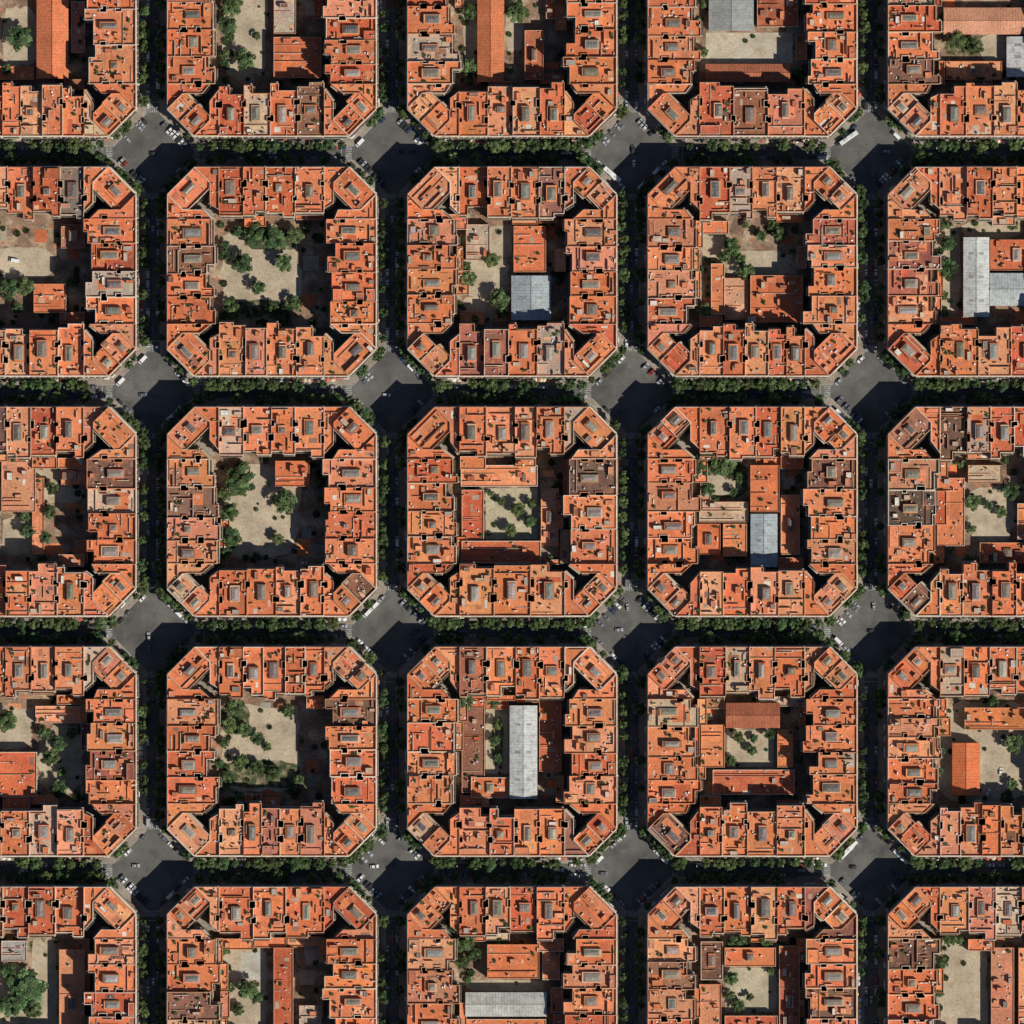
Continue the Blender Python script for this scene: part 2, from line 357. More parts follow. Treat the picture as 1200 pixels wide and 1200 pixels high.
# roof colour overrides (row,col,side,index): sides 0=S 1=E 2=N 3=W, index counts anticlockwise
OVR={(2,0,1,2):(0.62,0.47,0.35),(2,4,3,1):(0.12,0.08,0.06),(2,0,1,3):(0.2,0.1,0.07),(1,1,3,1):(0.25,0.11,0.065),(0,1,0,3):(0.24,0.12,0.075),
 (1,0,2,0):(0.2,0.17,0.14),(0,3,0,1):(0.28,0.11,0.06),(2,3,1,3):(0.2,0.09,0.065),(1,4,3,1):(0.38,0.12,0.085),(1,4,3,2):(0.42,0.13,0.09),(2,4,3,0):(0.5,0.23,0.13),(3,2,2,3):(0.35,0.13,0.08),(1,3,1,3):(0.44,0.12,0.075),(3,0,1,1):(0.35,0.11,0.08)}
HALF=122.5*K; CH=32*K; S61=61*K; PVW=4.9
EXT={(0,0):.3,(0,1):.1,(1,1):.08,(2,1):.12,(3,1):.12,(3,4):.25,(1,0):.3}
def block(rw,cl):
    r=random.Random(rw*37+cl*11+23)
    cx,cy=W(600+(cl-2)*281.6,599.4+(rw-2)*281.2)
    base=20.0
    sides=[((cx-HALF,cy-HALF),(1,0),(0,1)),((cx+HALF,cy-HALF),(0,1),(-1,0)),((cx+HALF,cy+HALF),(-1,0),(0,-1)),((cx-HALF,cy+HALF),(0,-1),(1,0))]
    pe=EXT.get((rw,cl),.5)
    for si,(O,u,v) in enumerate(sides):
        n=4 if r.random()<.8 else r.choice([3,5])
        ws=[1+r.uniform(-.16,.16) for _ in range(n)]; s=sum(ws); tot=(245-122)*K; a=S61
        for k in range(n):
            w=ws[k]/s*tot; d=r.uniform(55,63)*K
            H=base+r.choice([r.uniform(-1,1),r.uniform(-1.4,1.2),r.uniform(-3,2.4)])
            pts,fl=rectpoly(w,d,r)
            Oc=(O[0]+u[0]*(a+w/2),O[1]+u[1]*(a+w/2))
            wb=r.uniform(6.0,9.4); wa=r.uniform(3.0,4.6); x=r.random()
            if x<.08: wb,wa=3.2,3.2
            elif x<.15: wb,wa=4.0,5.5
            sk=(r.uniform(-1.1,1.1),28*K+r.uniform(-1.8,1.8),wa,wb)
            if .15<x<.21: sk=None
            ext=r.uniform(2,7.5) if r.random()<pe else 0
            building(Oc,u,v,pts,fl,H,r,sk,OVR.get((rw,cl,si,k)),ext)
            a+=w
        for mir in (0,1):
            q=43+r.uniform(-5,3)
            P=[(32,0),(61,0),(61,53+r.uniform(-4,3)),(50,q),(50,31),(50,18)]; F=['S','P','R','R','P','P']
            if r.random()<.6:
                P=P[:2]+[(61,33),(57,33),(57,40),(61,40)]+P[2:]; F=['S','P','P','P','P','P','R','R','P','P']
            P=[(x*K,y*K) for x,y in P]
            if mir:
                L=245*K; P=[(L-x,y) for x,y in P][::-1]; F=F[:-1][::-1]+[F[-1]]
            mid=sum(p[0] for p in P)/len(P); P=[(x-mid,y) for x,y in P]
            Oc=(O[0]+u[0]*mid,O[1]+u[1]*mid)
            cc=(54.5*K if not mir else 245*K-54.5*K)-mid
            building(Oc,u,v,P,F,base+r.uniform(-1.8,1.8),r,(cc-(1.1 if not mir else -1.1),r.uniform(19,23)*K,2.6,r.uniform(4.5,6.5)) if r.random()<.8 else None)
        s2=math.sqrt(.5)
        Oc=(O[0]+16*K*(u[0]+v[0]),O[1]+16*K*(u[1]+v[1])); uc=((u[0]-v[0])*s2,(u[1]-v[1])*s2); vc=((u[0]+v[0])*s2,(u[1]+v[1])*s2)
        H=base+r.uniform(-1,1.8); dd=r.uniform(28,34)
        if r.random()<.5:
            P=[(-22.6,0),(22.6,0),(22.6,25.5),(22.6-(dd-25.5),dd),(-22.6+(dd-25.5),dd),(-22.6,25.5)]; F=['S','P','P','R','P','P']
            x=r.random()
            sk=(r.uniform(-2.5,2.5),r.uniform(6,7.6),r.uniform(5,8.4),r.uniform(2.8,3.8)) if x<.55 else (r.uniform(-4,4),6.8,3.2,5.4) if x<.8 else None
            building(Oc,uc,vc,[(x*K,y*K) for x,y in P],F,H,r,sk)
        else:
            m=r.uniform(-5,5); e=dd-25.5; d2=dd-r.uniform(0,e*.8)
            P=[(m,0),(22.6,0),(22.6,25.5),(22.6-e,dd),(m,dd)]; F=['S','P','P','R','P']
            building(Oc,uc,vc,[(x*K,y*K) for x,y in P],F,H,r,(12.3*K,r.uniform(5.6,6.8),3.0,r.uniform(3.6,5.6)) if r.random()<.75 else None)
            P=[(-22.6,0),(m,0),(m,d2),(-22.6+(d2-25.5) if d2>25.6 else -22.5,d2),(-22.6,25.5)]; F=['S','P','R','P','P']
            building(Oc,uc,vc,[(x*K,y*K) for x,y in P],F,H+r.uniform(-1.8,1.8),r,(-12.3*K,r.uniform(5.5,7),r.uniform(3.2,5.5),3.2) if r.random()<.75 else None)
    def octa(h,c): return [(cx-h+c,cy-h),(cx+h-c,cy-h),(cx+h,cy-h+c),(cx+h,cy+h-c),(cx+h-c,cy+h),(cx-h+c,cy+h),(cx-h,cy+h-c),(cx-h,cy-h+c)]
    mb=MB(); po=octa(HALF+PVW,CH+PVW*.586); pi=inset(po,.3)
    for i in range(8):
        a=po[i];b=po[(i+1)%8];c=pi[i];d=pi[(i+1)%8]
        mb.face([(*a,0),(*b,0),(*b,.13),(*a,.13)],KERB,(0,0,0)); mb.face([(*a,.13),(*b,.13),(*d,.13),(*c,.13)],KERB,(0,0,0))
    mb.face([(*p,.13) for p in pi],PAVE,(0,0,0)); mb.obj('pavement')
    mb=MB(); mb.face([(*p,.135) for p in octa(77*K,18*K)],COURT,(0,0,0)); mb.obj('courtyard_ground')
    mb=MB(); z=.139
    for _ in range(12):
        s=r.randrange(4); t=r.uniform(-56,46); q=r.uniform(44,56); L=r.uniform(8,18); dpt=r.uniform(6,16)
        rc=[(t,-q-4,t+L,-q+dpt),(t,q-dpt,t+L,q+4),(-q-4,t,-q+dpt,t+L),(q-dpt,t,q+4,t+L)][s]; z+=.004
        x0,y0,x1,y1=[c*K for c in rc]; m,c=r.choice([(ROOF,orange(r,.1)),(SAND,(0.42,0.36,0.28)),(SAND,(0.33,0.3,0.27)),(GRASS,(0,0,0)),(ROOF,orange(r,0))])
        mb.face([(cx+x0,cy+y0,z),(cx+x1,cy+y0,z),(cx+x1,cy+y1,z),(cx+x0,cy+y1,z)],m,c)
    mb.obj('patio_paving')
for rw in range(5):
    for cl in range(5): block(rw,cl)

# ---------------------------------------------------------------- courtyard contents
def lowb(x0,y0,x1,y1,h=5,kind='flat',col=None):
    r=random.Random(int(x0*13+y0*7)); X0,Y1=W(x0,y0);X1,Y0=W(x1,y1)
    w=X1-X0;d=Y1-Y0; T=lambda a,b:(X0+a,Y0+b); mb=MB(); wc=jit(r.choice(WALLC),r)
    poly=[(0,0),(w,0),(w,d),(0,d)]; h+=r.uniform(-.3,.3)
    if kind=='flat':
        rc=col or orange(r,.03)
        prism(mb,T,poly,.1,h,.7,.28,wc,rc,jit(r.choice(PARC),r)); ip=inset(poly,.5); dz=.02;occ=[]
        for _ in range(5):
            pw=r.uniform(.3,.6)*w;pd=r.uniform(.2,.5)*d;a=r.uniform(0,w-pw);b=r.uniform(0,d-pd)
            if rect_ok(ip,a,a+pw,b,b+pd): dz+=.013; mb.box(T,a,a+pw,b,b+pd,h-.01,h+dz,WALL,wc,tm=ROOF,tc=jit(rc,r,.18))
        if w>8 and d>8 and r.random()<.4:
            skylight(mb,T,w*.5,d*.5,min(3.4,w*.25),min(6,d*.35),h+.14,r); occ.append((w*.5-3.2,w*.5+3.2,d*.5-4.6,d*.5+4.6))
        for _ in range(3):
            b=r.uniform(.1,.9)*d; q=(.55,w*r.uniform(.4,.98)-.55,b,b+.22)
            if rect_ok(ip,*q) and not any(q[2]<o[3] and q[3]>o[2] for o in occ): mb.box(T,*q,h,h+r.uniform(.5,1.2),WALL,jit(r.choice(PARC),r)); occ.append(q)
        clutter(mb,T,ip,occ,h+dz,r,int(w*d/20)+4,0,w,0,d)
        nm='workshop_building'
    else:
        tile=(kind=='tile'); rc=col or ((0.62,0.66,0.68) if not tile else orange(r,0)); mt=ROOF if tile else METAL
        if not tile: rc=tuple(c*.86 for c in rc)
        long_b=d>=w; rise=min(w,d)*(.17 if tile else .09); e=.35
        for i in range(4):
            a=poly[i];b=poly[(i+1)%4]; pa=T(*a);pb=T(*b)
            mb.face([(*pa,.1),(*pb,.1),(*pb,h),(*pa,h)],WALL,wc)
        def P(a,b,z): x,y=T(a,b); return (x,y,z)
        dk=tuple(c*.72 for c in rc)
        if long_b:
            m=w/2
            mb.face([P(-e,-e,h),P(m,-e,h+rise),P(m,d+e,h+rise),P(-e,d+e,h)],mt,rc); mb.face([P(m,-e,h+rise),P(w+e,-e,h),P(w+e,d+e,h),P(m,d+e,h+rise)],mt,rc)
            for b in (0,d): mb.face([P(0,b,h),P(w,b,h),P(m,b,h+rise)],WALL,wc)
            mb.box(T,m-.18,m+.18,-e,d+e,h+rise-.05,h+rise+.15,mt,dk)
            n=int(d/1.6)
            for i in range(1,n):
                b=i*d/n
                for sg,m0 in ((-1,-e),(1,w+e)):
                    mb.face([P(m0,b-.07,h+.04),P(m0,b+.07,h+.04),P(m,b+.07,h+rise+.05),P(m,b-.07,h+rise+.05)],mt,dk)
            if not tile:
              for i in range(3):
                b=d*(.2+.3*i)
                for sg in (-1,1):
                    a0=m+sg*w*.12;a1=m+sg*w*.3
                    z=lambda a:h+rise*(1-abs(a-m)/(m+e))+.1
                    mb.face([P(a0,b-.6,z(a0)),P(a1,b-.6,z(a1)),P(a1,b+.6,z(a1)),P(a0,b+.6,z(a0))],GLAZ,(0.3,0.3,0.3))
        else:
            m=d/2
            mb.face([P(-e,-e,h),P(w+e,-e,h),P(w+e,m,h+rise),P(-e,m,h+rise)],mt,rc); mb.face([P(-e,m,h+rise),P(w+e,m,h+rise),P(w+e,d+e,h),P(-e,d+e,h)],mt,rc)
            for a in (0,w): mb.face([P(a,0,h),P(a,d,h),P(a,m,h+rise)],WALL,wc)
            mb.box(T,-e,w+e,m-.18,m+.18,h+rise-.05,h+rise+.15,mt,dk)
            n=int(w/1.6)
            for i in range(1,n):
                a=i*w/n
                for m0 in (-e,d+e):
                    mb.face([P(a-.07,m0,h+.04),P(a+.07,m0,h+.04),P(a+.07,m,h+rise+.05),P(a-.07,m,h+rise+.05)],mt,dk)
        nm='workshop_building' if tile else 'warehouse'
    for i in range(4):
        p0=poly[i];p1=poly[(i+1)%4];L=math.hypot(p1[0]-p0[0],p1[1]-p0[1]);dd=((p1[0]-p0[0])/L,(p1[1]-p0[1])/L);n=(dd[1],-dd[0])
        nc=max(1,int(L/3.5))
        for k in range(nc):
            c=(k+.5)*L/nc
            mb.equad(T,p0,dd,n,c-.8,c+.8,.02,1.0 if (k+i)%3 else .15,h-1.2,PANE,(0,0,0))
    mb.obj(nm,((X0+X1)/2,(Y0+Y1)/2,0))
PZ=[.19]
def patch(kind,x0,y0,x1,y1,col=(0.48,0.40,0.29),round_=True):
    r=random.Random(int(x0*3+y1)); PZ[0]+=.0015
    cx,cy=(x0+x1)/2,(y0+y1)/2; mb=MB(); pts=[]
    n=28
    if round_:
        for i in range(n):
            t=2*math.pi*i/n; c,s=math.cos(t),math.sin(t); k=(abs(c)**4+abs(s)**4)**-.25*r.uniform(.88,1.04)
            x,y=W(cx+c*k*(x1-x0)/2,cy+s*k*(y1-y0)/2); pts.append((x,y,PZ[0]))
    else:
        for a,b in ((x0,y0),(x1,y0),(x1,y1),(x0,y1)): x,y=W(a,b); pts.append((x,y,PZ[0]))
    mb.face(pts,GRASS if kind=='g' else SAND,col); mb.obj('planting_bed' if kind=='g' else 'gravel_yard' )
def wall(x0,y0,x1,y1,h=2.4):
    X0,Y0=W(x0,y0);X1,Y1=W(x1,y1);L=math.hypot(X1-X0,Y1-Y0);d=((X1-X0)/L,(Y1-Y0)/L);n=(d[1],-d[0]);mb=MB();T=lambda a,b:(a,b)
    mb.ebox(T,(X0,Y0),d,n,0,L,-.14,.14,.1,h,WALL,(0.5,0.36,0.25)); mb.ebox(T,(X0,Y0),d,n,-.03,L+.03,-.2,.2,h,h+.1,WALL,(0.6,0.46,0.35)); mb.obj('garden_wall',((X0+X1)/2,(Y0+Y1)/2,0))

# trees
def tree_mesh(seed,R,Ht,green):
    r=random.Random(seed); mb=MB(); tr=Ht*.4
    mb.tube((0,0,0),(0.1,0.05,tr),.28,.19,8,BARK,(0,0,0))
    cl=[]; n=26
    for i in range(n):
        t=2.4*i+r.uniform(-.4,.4); q=math.sqrt((i+.5)/n)*R*.78; z=tr+(Ht-tr)*(.25+.67*r.random()*(1-.75*(q/R)**2))
        cl.append((q*math.cos(t)*r.uniform(.8,1.15),q*math.sin(t)*r.uniform(.8,1.15),z))
    for i in range(0,26,3):
        c=cl[i]; mb.tube((0.1,0.05,tr*r.uniform(.75,1)),(c[0]*.8,c[1]*.8,c[2]-.2),.12,.03,5,BARK,(0,0,0))
    for c in cl:
        cr=R*r.uniform(.2,.34); b=r.choice([.5,.8,1.15,1.6])
        for k in range(72):
            while True:
                p=Vector((r.uniform(-1,1),r.uniform(-1,1),r.uniform(-1,1)))
                if p.length<=1: break
            o=Vector(c)+Vector((p.x*cr,p.y*cr,p.z*cr*.75))
            nn=(p+Vector((r.uniform(-.6,.6),r.uniform(-.6,.6),r.uniform(0.1,1.0)))).normalized()
            a=nn.orthogonal().normalized(); bb=nn.cross(a); th=r.uniform(0,6.28); a,bb=a*math.cos(th)+bb*math.sin(th),bb*math.cos(th)-a*math.sin(th)
            s=r.uniform(.2,.44); s2=s*r.uniform(.6,1)
            g=jit(green,r,.25); g=tuple(x*b for x in g)
            mb.face([tuple(o+a*s),tuple(o+bb*s2),tuple(o-a*s),tuple(o-bb*s2)],GREEN,g)
    return mb.mesh('tree_mesh')
GR=[(0.066,0.105,0.038),(0.074,0.112,0.042),(0.055,0.095,0.038),(0.08,0.106,0.04)]
TM=[tree_mesh(50+i,3.7+.25*(i%3),10.5+(i%4)*.7,GR[i%4]) for i in range(8)]
rt=random.Random(99)
def tree(X,Y,diam,name='plane_tree',zs=None):
    i=rt.randrange(8); o=bpy.data.objects.new(name,TM[i]); s=diam/(2*(3.7+.25*(i%3)))
    o.location=(X,Y,.12); o.scale=(s,s*rt.uniform(.9,1.1),zs or (0.55+.45*s)*rt.uniform(.85,1.12)); o.rotation_euler=(0,0,rt.uniform(0,6.28)); scene.collection.objects.link(o)
def T_(x,y,d=18): X,Y=W(x,y); tree(X,Y,d*K*1.06,'courtyard_tree',zs=max(.3,min(.95,d/26)))
def shrub_mesh(seed):
    r=random.Random(seed);mb=MB()
    for i in range(5): mb.tube((0,0,0),(r.uniform(-.6,.6),r.uniform(-.6,.6),1.0),.05,.02,4,BARK,(0,0,0))
    for k in range(160):
        t=r.uniform(0,6.28);q=math.sqrt(r.random())*1.3;o=Vector((q*math.cos(t),q*math.sin(t),r.uniform(.2,1.6)*(1-.3*q)))
        a=Vector((r.uniform(-1,1),r.uniform(-1,1),r.uniform(-.5,.5))).normalized();b=a.orthogonal();s=r.uniform(.15,.3)
        mb.face([tuple(o+a*s),tuple(o+b*s),tuple(o-a*s),tuple(o-b*s)],GREEN,jit((0.055,0.085,0.03),r,.35))
    return mb.mesh('shrub_mesh')
SM=[shrub_mesh(i) for i in range(3)]
def shrub(x,y,k=1):
    X,Y=W(x,y);o=bpy.data.objects.new('shrub',rt.choice(SM));o.location=(X,Y,.13);s=rt.uniform(.7,1.6)*k;o.scale=(s,s,s);o.rotation_euler=(0,0,rt.uniform(0,6));scene.collection.objects.link(o)

L=lowb;P=patch;G=lambda *a:patch('g',*a)
S=lambda *a:patch('s',*a)
RED=(0.46,0.135,0.07)
# row 0
S(0,5,42,78);L(42,-40,78,90,6,'tile');T_(22,42,30);L(-20,76,38,92,4);T_(6,80,14);L(82,0,98,60,4);T_(-30,20,26)
S(258,-50,312,92);S(268,5,308,75);L(320,42,376,90,7,'flat');L(320,-40,346,38,5,'flat',(0.5,0.42,0.32));T_(270,5,26);T_(266,28,22);T_(286,68,24);T_(262,62,14);T_(300,40,10)
L(560,-50,590,94,7,'tile');S(592,-30,614,60);T_(606,12,28);L(615,34,637,92,6,'flat',RED);T_(550,12,20);T_(548,76,20);S(542,-20,560,70);L(640,-30,660,20,4);T_(598,80,10)
L(832,-50,884,34,6,'metal',(0.38,0.40,0.39));L(888,-40,936,30,7,'flat',(0.38,0.11,0.06));patch('s',828,36,930,72,(0.52,0.46,0.36),False);L(828,74,926,94,5,'tile',(0.48,0.16,0.085))
L(1108,8,1230,38,6,'tile',(0.66,0.32,0.2));G(1108,40,1178,64);T_(1122,46,22);T_(1145,54,20);T_(1133,50,16);L(1110,70,1176,92,4);L(1182,42,1225,88,6,'metal',(0.74,0.74,0.74));S(1150,38,1182,70)
# row 1
S(-20,288,62,326);S(0,300,40,322);T_(8,338,28);T_(28,335,22);L(38,332,76,366,6,'flat',(0.68,0.2,0.085));T_(18,360,14);T_(82,330,12);L(70,262,98,290,4)
S(256,262,352,372);G(285,265,350,292);G(262,350,340,372)
for t in [(283,307,26),(298,275,28),(320,279,26),(346,274,20),(264,298,14),(332,307,22),(302,336,18),(344,355,18),(270,360,22),(285,362,12),(318,360,16),(332,366,14),(278,270,14)]: T_(*t)
L(522,250,548,268,5);L(546,262,574,304,5);S(535,300,598,345);S(540,345,582,376);L(602,264,640,318,6);L(600,323,645,374,7,'metal',(0.42,0.49,0.52));T_(548,326,20);T_(585,350,24);T_(576,304,20);T_(545,312,14);T_(500,345,12);T_(588,366,16);S(572,262,600,300);T_(530,372,12)
S(822,258,850,302);S(850,292,930,322);L(880,322,942,377,7,'flat',(0.62,0.17,0.072));L(850,325,878,374,4,'flat',(0.56,0.3,0.19));L(834,308,850,368,5);T_(858,288,24);T_(875,317,20);T_(915,272,20);T_(893,275,14);T_(826,362,18);T_(850,300,16);T_(868,302,14)
S(1098,262,1128,372);L(1131,278,1160,370,8,'metal',(0.66,0.68,0.66));L(1162,320,1240,357,7,'metal',(0.54,0.59,0.60));T_(1111,312,24);T_(1112,284,18);T_(1108,345,12);S(1128,258,1200,278);L(1162,280,1225,316,6);T_(1105,262,14)
# row 2
L(0,540,40,600,5,'flat',(0.64,0.28,0.16));S(0,604,36,650);L(-40,570,-2,650,6);T_(56,600,18);T_(30,622,18);T_(60,572,16);T_(52,630,14);L(36,560,50,650,4);S(36,545,95,590);T_(90,660,12);L(70,545,98,568,5);T_(28,606,12)
S(258,545,352,655);S(286,560,342,645)
for t in [(280,563,36),(333,588,28),(268,600,24),(270,630,24),(325,632,15),(262,580,16),(262,648,16),(300,652,12)]: T_(*t)
L(322,540,362,570,9);wall(316,625,350,645)
L(540,545,630,570,6);L(541,574,567,632,5);patch('s',569,572,630,632,(0.48,0.42,0.29),False);L(541,634,634,660,7,'flat',(0.56,0.15,0.07));L(634,572,655,640,5)
for t in [(607,597,18),(620,610,16),(598,621,16),(588,588,10),(622,590,12),(575,578,8)]: T_(*t)
G(815,536,878,586);S(825,555,870,580);L(820,588,878,612,5);L(818,614,845,650,5);L(848,614,876,652,6,'flat');L(880,545,914,600,8,'flat',(0.66,0.19,0.08));L(881,603,911,664,8,'metal',(0.46,0.53,0.56));L(916,580,938,650,5)
for t in [(848,546,30),(830,574,18),(822,552,18),(866,560,14),(818,540,16),(855,640,14),(838,586,12),(860,576,12)]: T_(*t)
S(1134,568,1192,632);L(1100,560,1132,640,5);L(1136,545,1176,566,6,'flat',(0.5,0.38,0.26));L(1150,636,1215,660,5);T_(1142,588,20);T_(1186,575,22);T_(1175,600,14);T_(1160,592,12);T_(1140,620,12);L(1194,590,1235,632,6)
# row 3
L(-30,882,42,934,8,'flat',(0.68,0.15,0.07));S(42,850,96,930);L(40,828,98,848,5);T_(66,872,20);T_(58,888,22);T_(68,925,22);T_(50,860,16);T_(70,905,12);T_(82,860,14);S(-20,830,36,880);T_(6,845,26)
S(256,825,350,930);G(256,825,292,862);G(262,892,350,925);S(275,862,340,888)
for t in [(275,830,22),(268,850,18),(286,856,17),(300,866,16),(281,893,18),(300,900,18),(320,906,18),(264,912,18),(350,915,14),(336,833,16),(262,872,12),(312,876,12),(340,925,12),(256,895,12)]: T_(*t)
L(598,828,629,936,9,'metal',(0.66,0.68,0.67));L(541,820,568,930,5,'flat');patch('s',569,832,596,908,(0.48,0.41,0.3),False);G(576,840,590,900);T_(582,850,14);T_(580,868,14);T_(584,890,12);L(632,822,658,905,6,'flat',(0.56,0.16,0.08));L(552,912,596,936,6);L(570,822,596,832,4);T_(545,822,22)
L(852,825,914,853,8,'tile',(0.40,0.13,0.07));patch('s',853,856,908,900,(0.46,0.38,0.27),False);T_(866,864,15);T_(882,880,14);T_(903,861,14);T_(858,892,12);T_(884,866,10);L(836,903,932,932,6,'flat',(0.56,0.15,0.07));L(822,850,850,900,6);L(912,856,930,900,5)
S(1098,822,1220,945);S(1105,850,1200,930);L(1118,872,1149,932,7,'tile',(0.68,0.18,0.07));L(1132,830,1225,856,6);T_(1190,872,24);T_(1104,880,12);T_(1188,920,14);T_(1103,905,10)
# row 4
T_(28,1160,46);T_(10,1180,30);T_(38,1185,24);T_(8,1140,20);S(32,1100,66,1240);L(68,1114,98,1240,7,'flat');L(0,1104,30,1128,5,'flat',(0.35,0.33,0.3));S(-30,1130,40,1240)
S(256,1105,312,1240);patch('s',281,1118,310,1150,(0.5,0.49,0.43),False);T_(290,1160,26);T_(300,1170,16);T_(268,1160,14);T_(262,1115,14);L(320,1112,343,1240,8,'flat');L(350,1180,376,1240,5);T_(278,1185,14)
T_(545,1106,26);T_(530,1086,18);T_(556,1120,18);T_(540,1130,14);L(571,1108,632,1148,8,'flat',(0.64,0.19,0.078));S(543,1150,640,1164);L(546,1165,640,1192,8,'metal',(0.56,0.57,0.53));L(546,1196,640,1240,6);L(636,1108,656,1150,5);T_(548,1150,10)
L(822,1105,848,1150,5);L(850,1112,910,1134,6);patch('s',851,1136,911,1188,(0.47,0.41,0.29),False);T_(858,1148,18);T_(866,1180,16);T_(905,1140,10);T_(856,1168,12);T_(880,1170,10);L(914,1110,938,1240,6,'flat',RED);L(850,1192,912,1240,6);L(820,1155,846,1240,5)
S(1098,1095,1160,1240);L(1163,1112,1190,1240,6,'flat');L(1195,1112,1225,1240,7);T_(1115,1102,18);T_(1106,1130,14);T_(1150,1105,12);T_(1102,1165,12);T_(1128,1104,12)
for rw in range(5):
    for cl in range(5):
        cx=600+(cl-2)*281.6;cy=599.4+(rw-2)*281.2
        for _ in range(22):
            e=rt.choice([0,1,2,3]);t=rt.uniform(-58,58);q=rt.uniform(46,61)
            x,y=[(t,-q),(t,q),(-q,t),(q,t)][e]; shrub(cx+x,cy+y)
        for _ in range(8): shrub(cx+rt.uniform(-50,50),cy+rt.uniform(-50,50),.7)
        for _ in range(4):
            e=rt.choice([0,1,2,3]);t=rt.uniform(-56,56); x,y=[(t,-56),(t,56),(-56,t),(56,t)][e]; T_(cx+x,cy+y,rt.uniform(9,15))

# ---------------------------------------------------------------- streets
mb=MB()
mb.face([(-4000,-4000,-.012),(4000,-4000,-.012),(4000,4000,-.012),(-4000,4000,-.012)],LAND,(0,0,0));mb.obj('ground')
mb=MB()
E=(281.6*2+122.5)*K+17
mb.face([(-E,-E,0),(E,-E,0),(E,E,0),(-E,E,0)],ASPH,(0,0,0));mb.obj('road')
XS=[(i-2.5)*281.6*K for i in range(0,6)]
YS=[-(i-2.5)*281.2*K+.6*K for i in range(0,6)]
mb=MB();RW=(36.8*K-2*PVW)/2
def q(x0,y0,x1,y1): mb.face([(x0,y0,.004),(x1,y0,.004),(x1,y1,.004),(x0,y1,.004)],PAINT,(0,0,0))
for x in XS:
    for y in YS:
        for sg in (-1,1):
            n=int(2*RW/1.0)
            for i in range(n):
                o=-RW+.35+i*1.0
                q(x+o,y+sg*22.5,x+o+.5,y+sg*26); q(x+sg*22.5,y+o,x+sg*26,y+o+.5)
            q(x-RW+.2,y+sg*28,x+RW-.2,y+sg*28.4); q(x+sg*28,y-RW+.2,x+sg*28.4,y+RW-.2)
for x in XS:
    for y in YS[:-1]:
        for k in range(12): q(x-.07,y-34-k*6,x+.07,y-36.5-k*6)
for y in YS:
    for x in XS[:-1]:
        for k in range(12): q(x+34+k*6,y-.07,x+36.5+k*6,y+.07)
mb.obj('road_markings')

# vehicles
def car_mesh(L,Wd,Hh,van=False):
    mb=MB();w=Wd/2
    if not van:
        prof=[(-L/2,.35),(-L/2,.75),(-L/2+.15,.95),(-L*.36,.98),(L*.18,.95),(L/2-.15,.78),(L/2,.6),(L/2,.35)]
        cab=[(-L*.40,.97),(-L*.30,Hh-.04),(-L*.1,Hh),(L*.05,Hh-.03),(L*.22,.94)]
    else:
        prof=[(-L/2,.4),(-L/2,1.1),(-L/2+.03,1.15),(-L*.3,1.16),(L*.3,1.15),(L/2-.1,1.0),(L/2,.8),(L/2,.4)]
        cab=[(-L*.495,1.15),(-L*.485,Hh-.05),(-L*.1,Hh),(L*.27,Hh-.05),(L*.38,1.12)]
    def strip(pr,wb,wt,mats,side):
        z0=pr[0][1];z1=max(p[1] for p in pr)
        ww=lambda z: wb+(wt-wb)*(z-z0)/(z1-z0)
        for i in range(len(pr)-1):
            a,b=pr[i],pr[i+1]
            mb.face([(a[0],-ww(a[1]),a[1]),(b[0],-ww(b[1]),b[1]),(b[0],ww(b[1]),b[1]),(a[0],ww(a[1]),a[1])],mats[i],(0,0,0))
        for sg in (-1,1): mb.face([(x,sg*ww(z),z) for x,z in pr],side,(0,0,0))
    strip(prof,w,w*.95,[CARP]*7,CARP)
    strip(cab,w*.93,w*.76 if not van else w*.88,[PANE if not van else CARP,CARP,CARP,PANE],PANE if not van else CARP)
    for x in (-L*.29,-L*.05,L*.06):
        for sg in (-1,1): mb.face([(x-.05,sg*w*.94,.97),(x+.05,sg*w*.94,.97),(x+.05,sg*w*.79,Hh-.03),(x-.05,sg*w*.79,Hh-.03)],CARP,(0,0,0))
    for sg in (-1,1):
        mb.box(lambda a,b:(a,b),L/2-.12,L/2+.02,sg*w*.72-.18,sg*w*.72+.18,.55,.7,CLUT,(0.8,0.8,0.75),bottom=True)
        mb.box(lambda a,b:(a,b),-L/2-.02,-L/2+.1,sg*w*.75-.15,sg*w*.75+.15,.65,.85,CLUT,(0.5,0.03,0.02),bottom=True)
        mb.box(lambda a,b:(a,b),L*.15,L*.15+.2,sg*(w+.08)-.09,sg*(w+.08)+.09,.95,1.08,CARP,(0,0,0),bottom=True)
        for x in (-L*.31,L*.31):
            for k in range(2):
                yy=sg*(w-.2*k+.01); pts=[(x+.33*math.cos(t*math.pi/6),yy,.33+.33*math.sin(t*math.pi/6)) for t in range(12)]
                mb.face(pts,RUB,(0,0,0))
            for t in range(12):
                a0,a1=t*math.pi/6,(t+1)*math.pi/6
                mb.face([(x+.33*math.cos(a0),sg*(w+.01),.33+.33*math.sin(a0)),(x+.33*math.cos(a1),sg*(w+.01),.33+.33*math.sin(a1)),(x+.33*math.cos(a1),sg*(w-.19),.33+.33*math.sin(a1)),(x+.33*math.cos(a0),sg*(w-.19),.33+.33*math.sin(a0))],RUB,(0,0,0))
    return mb.mesh('vehicle_mesh')
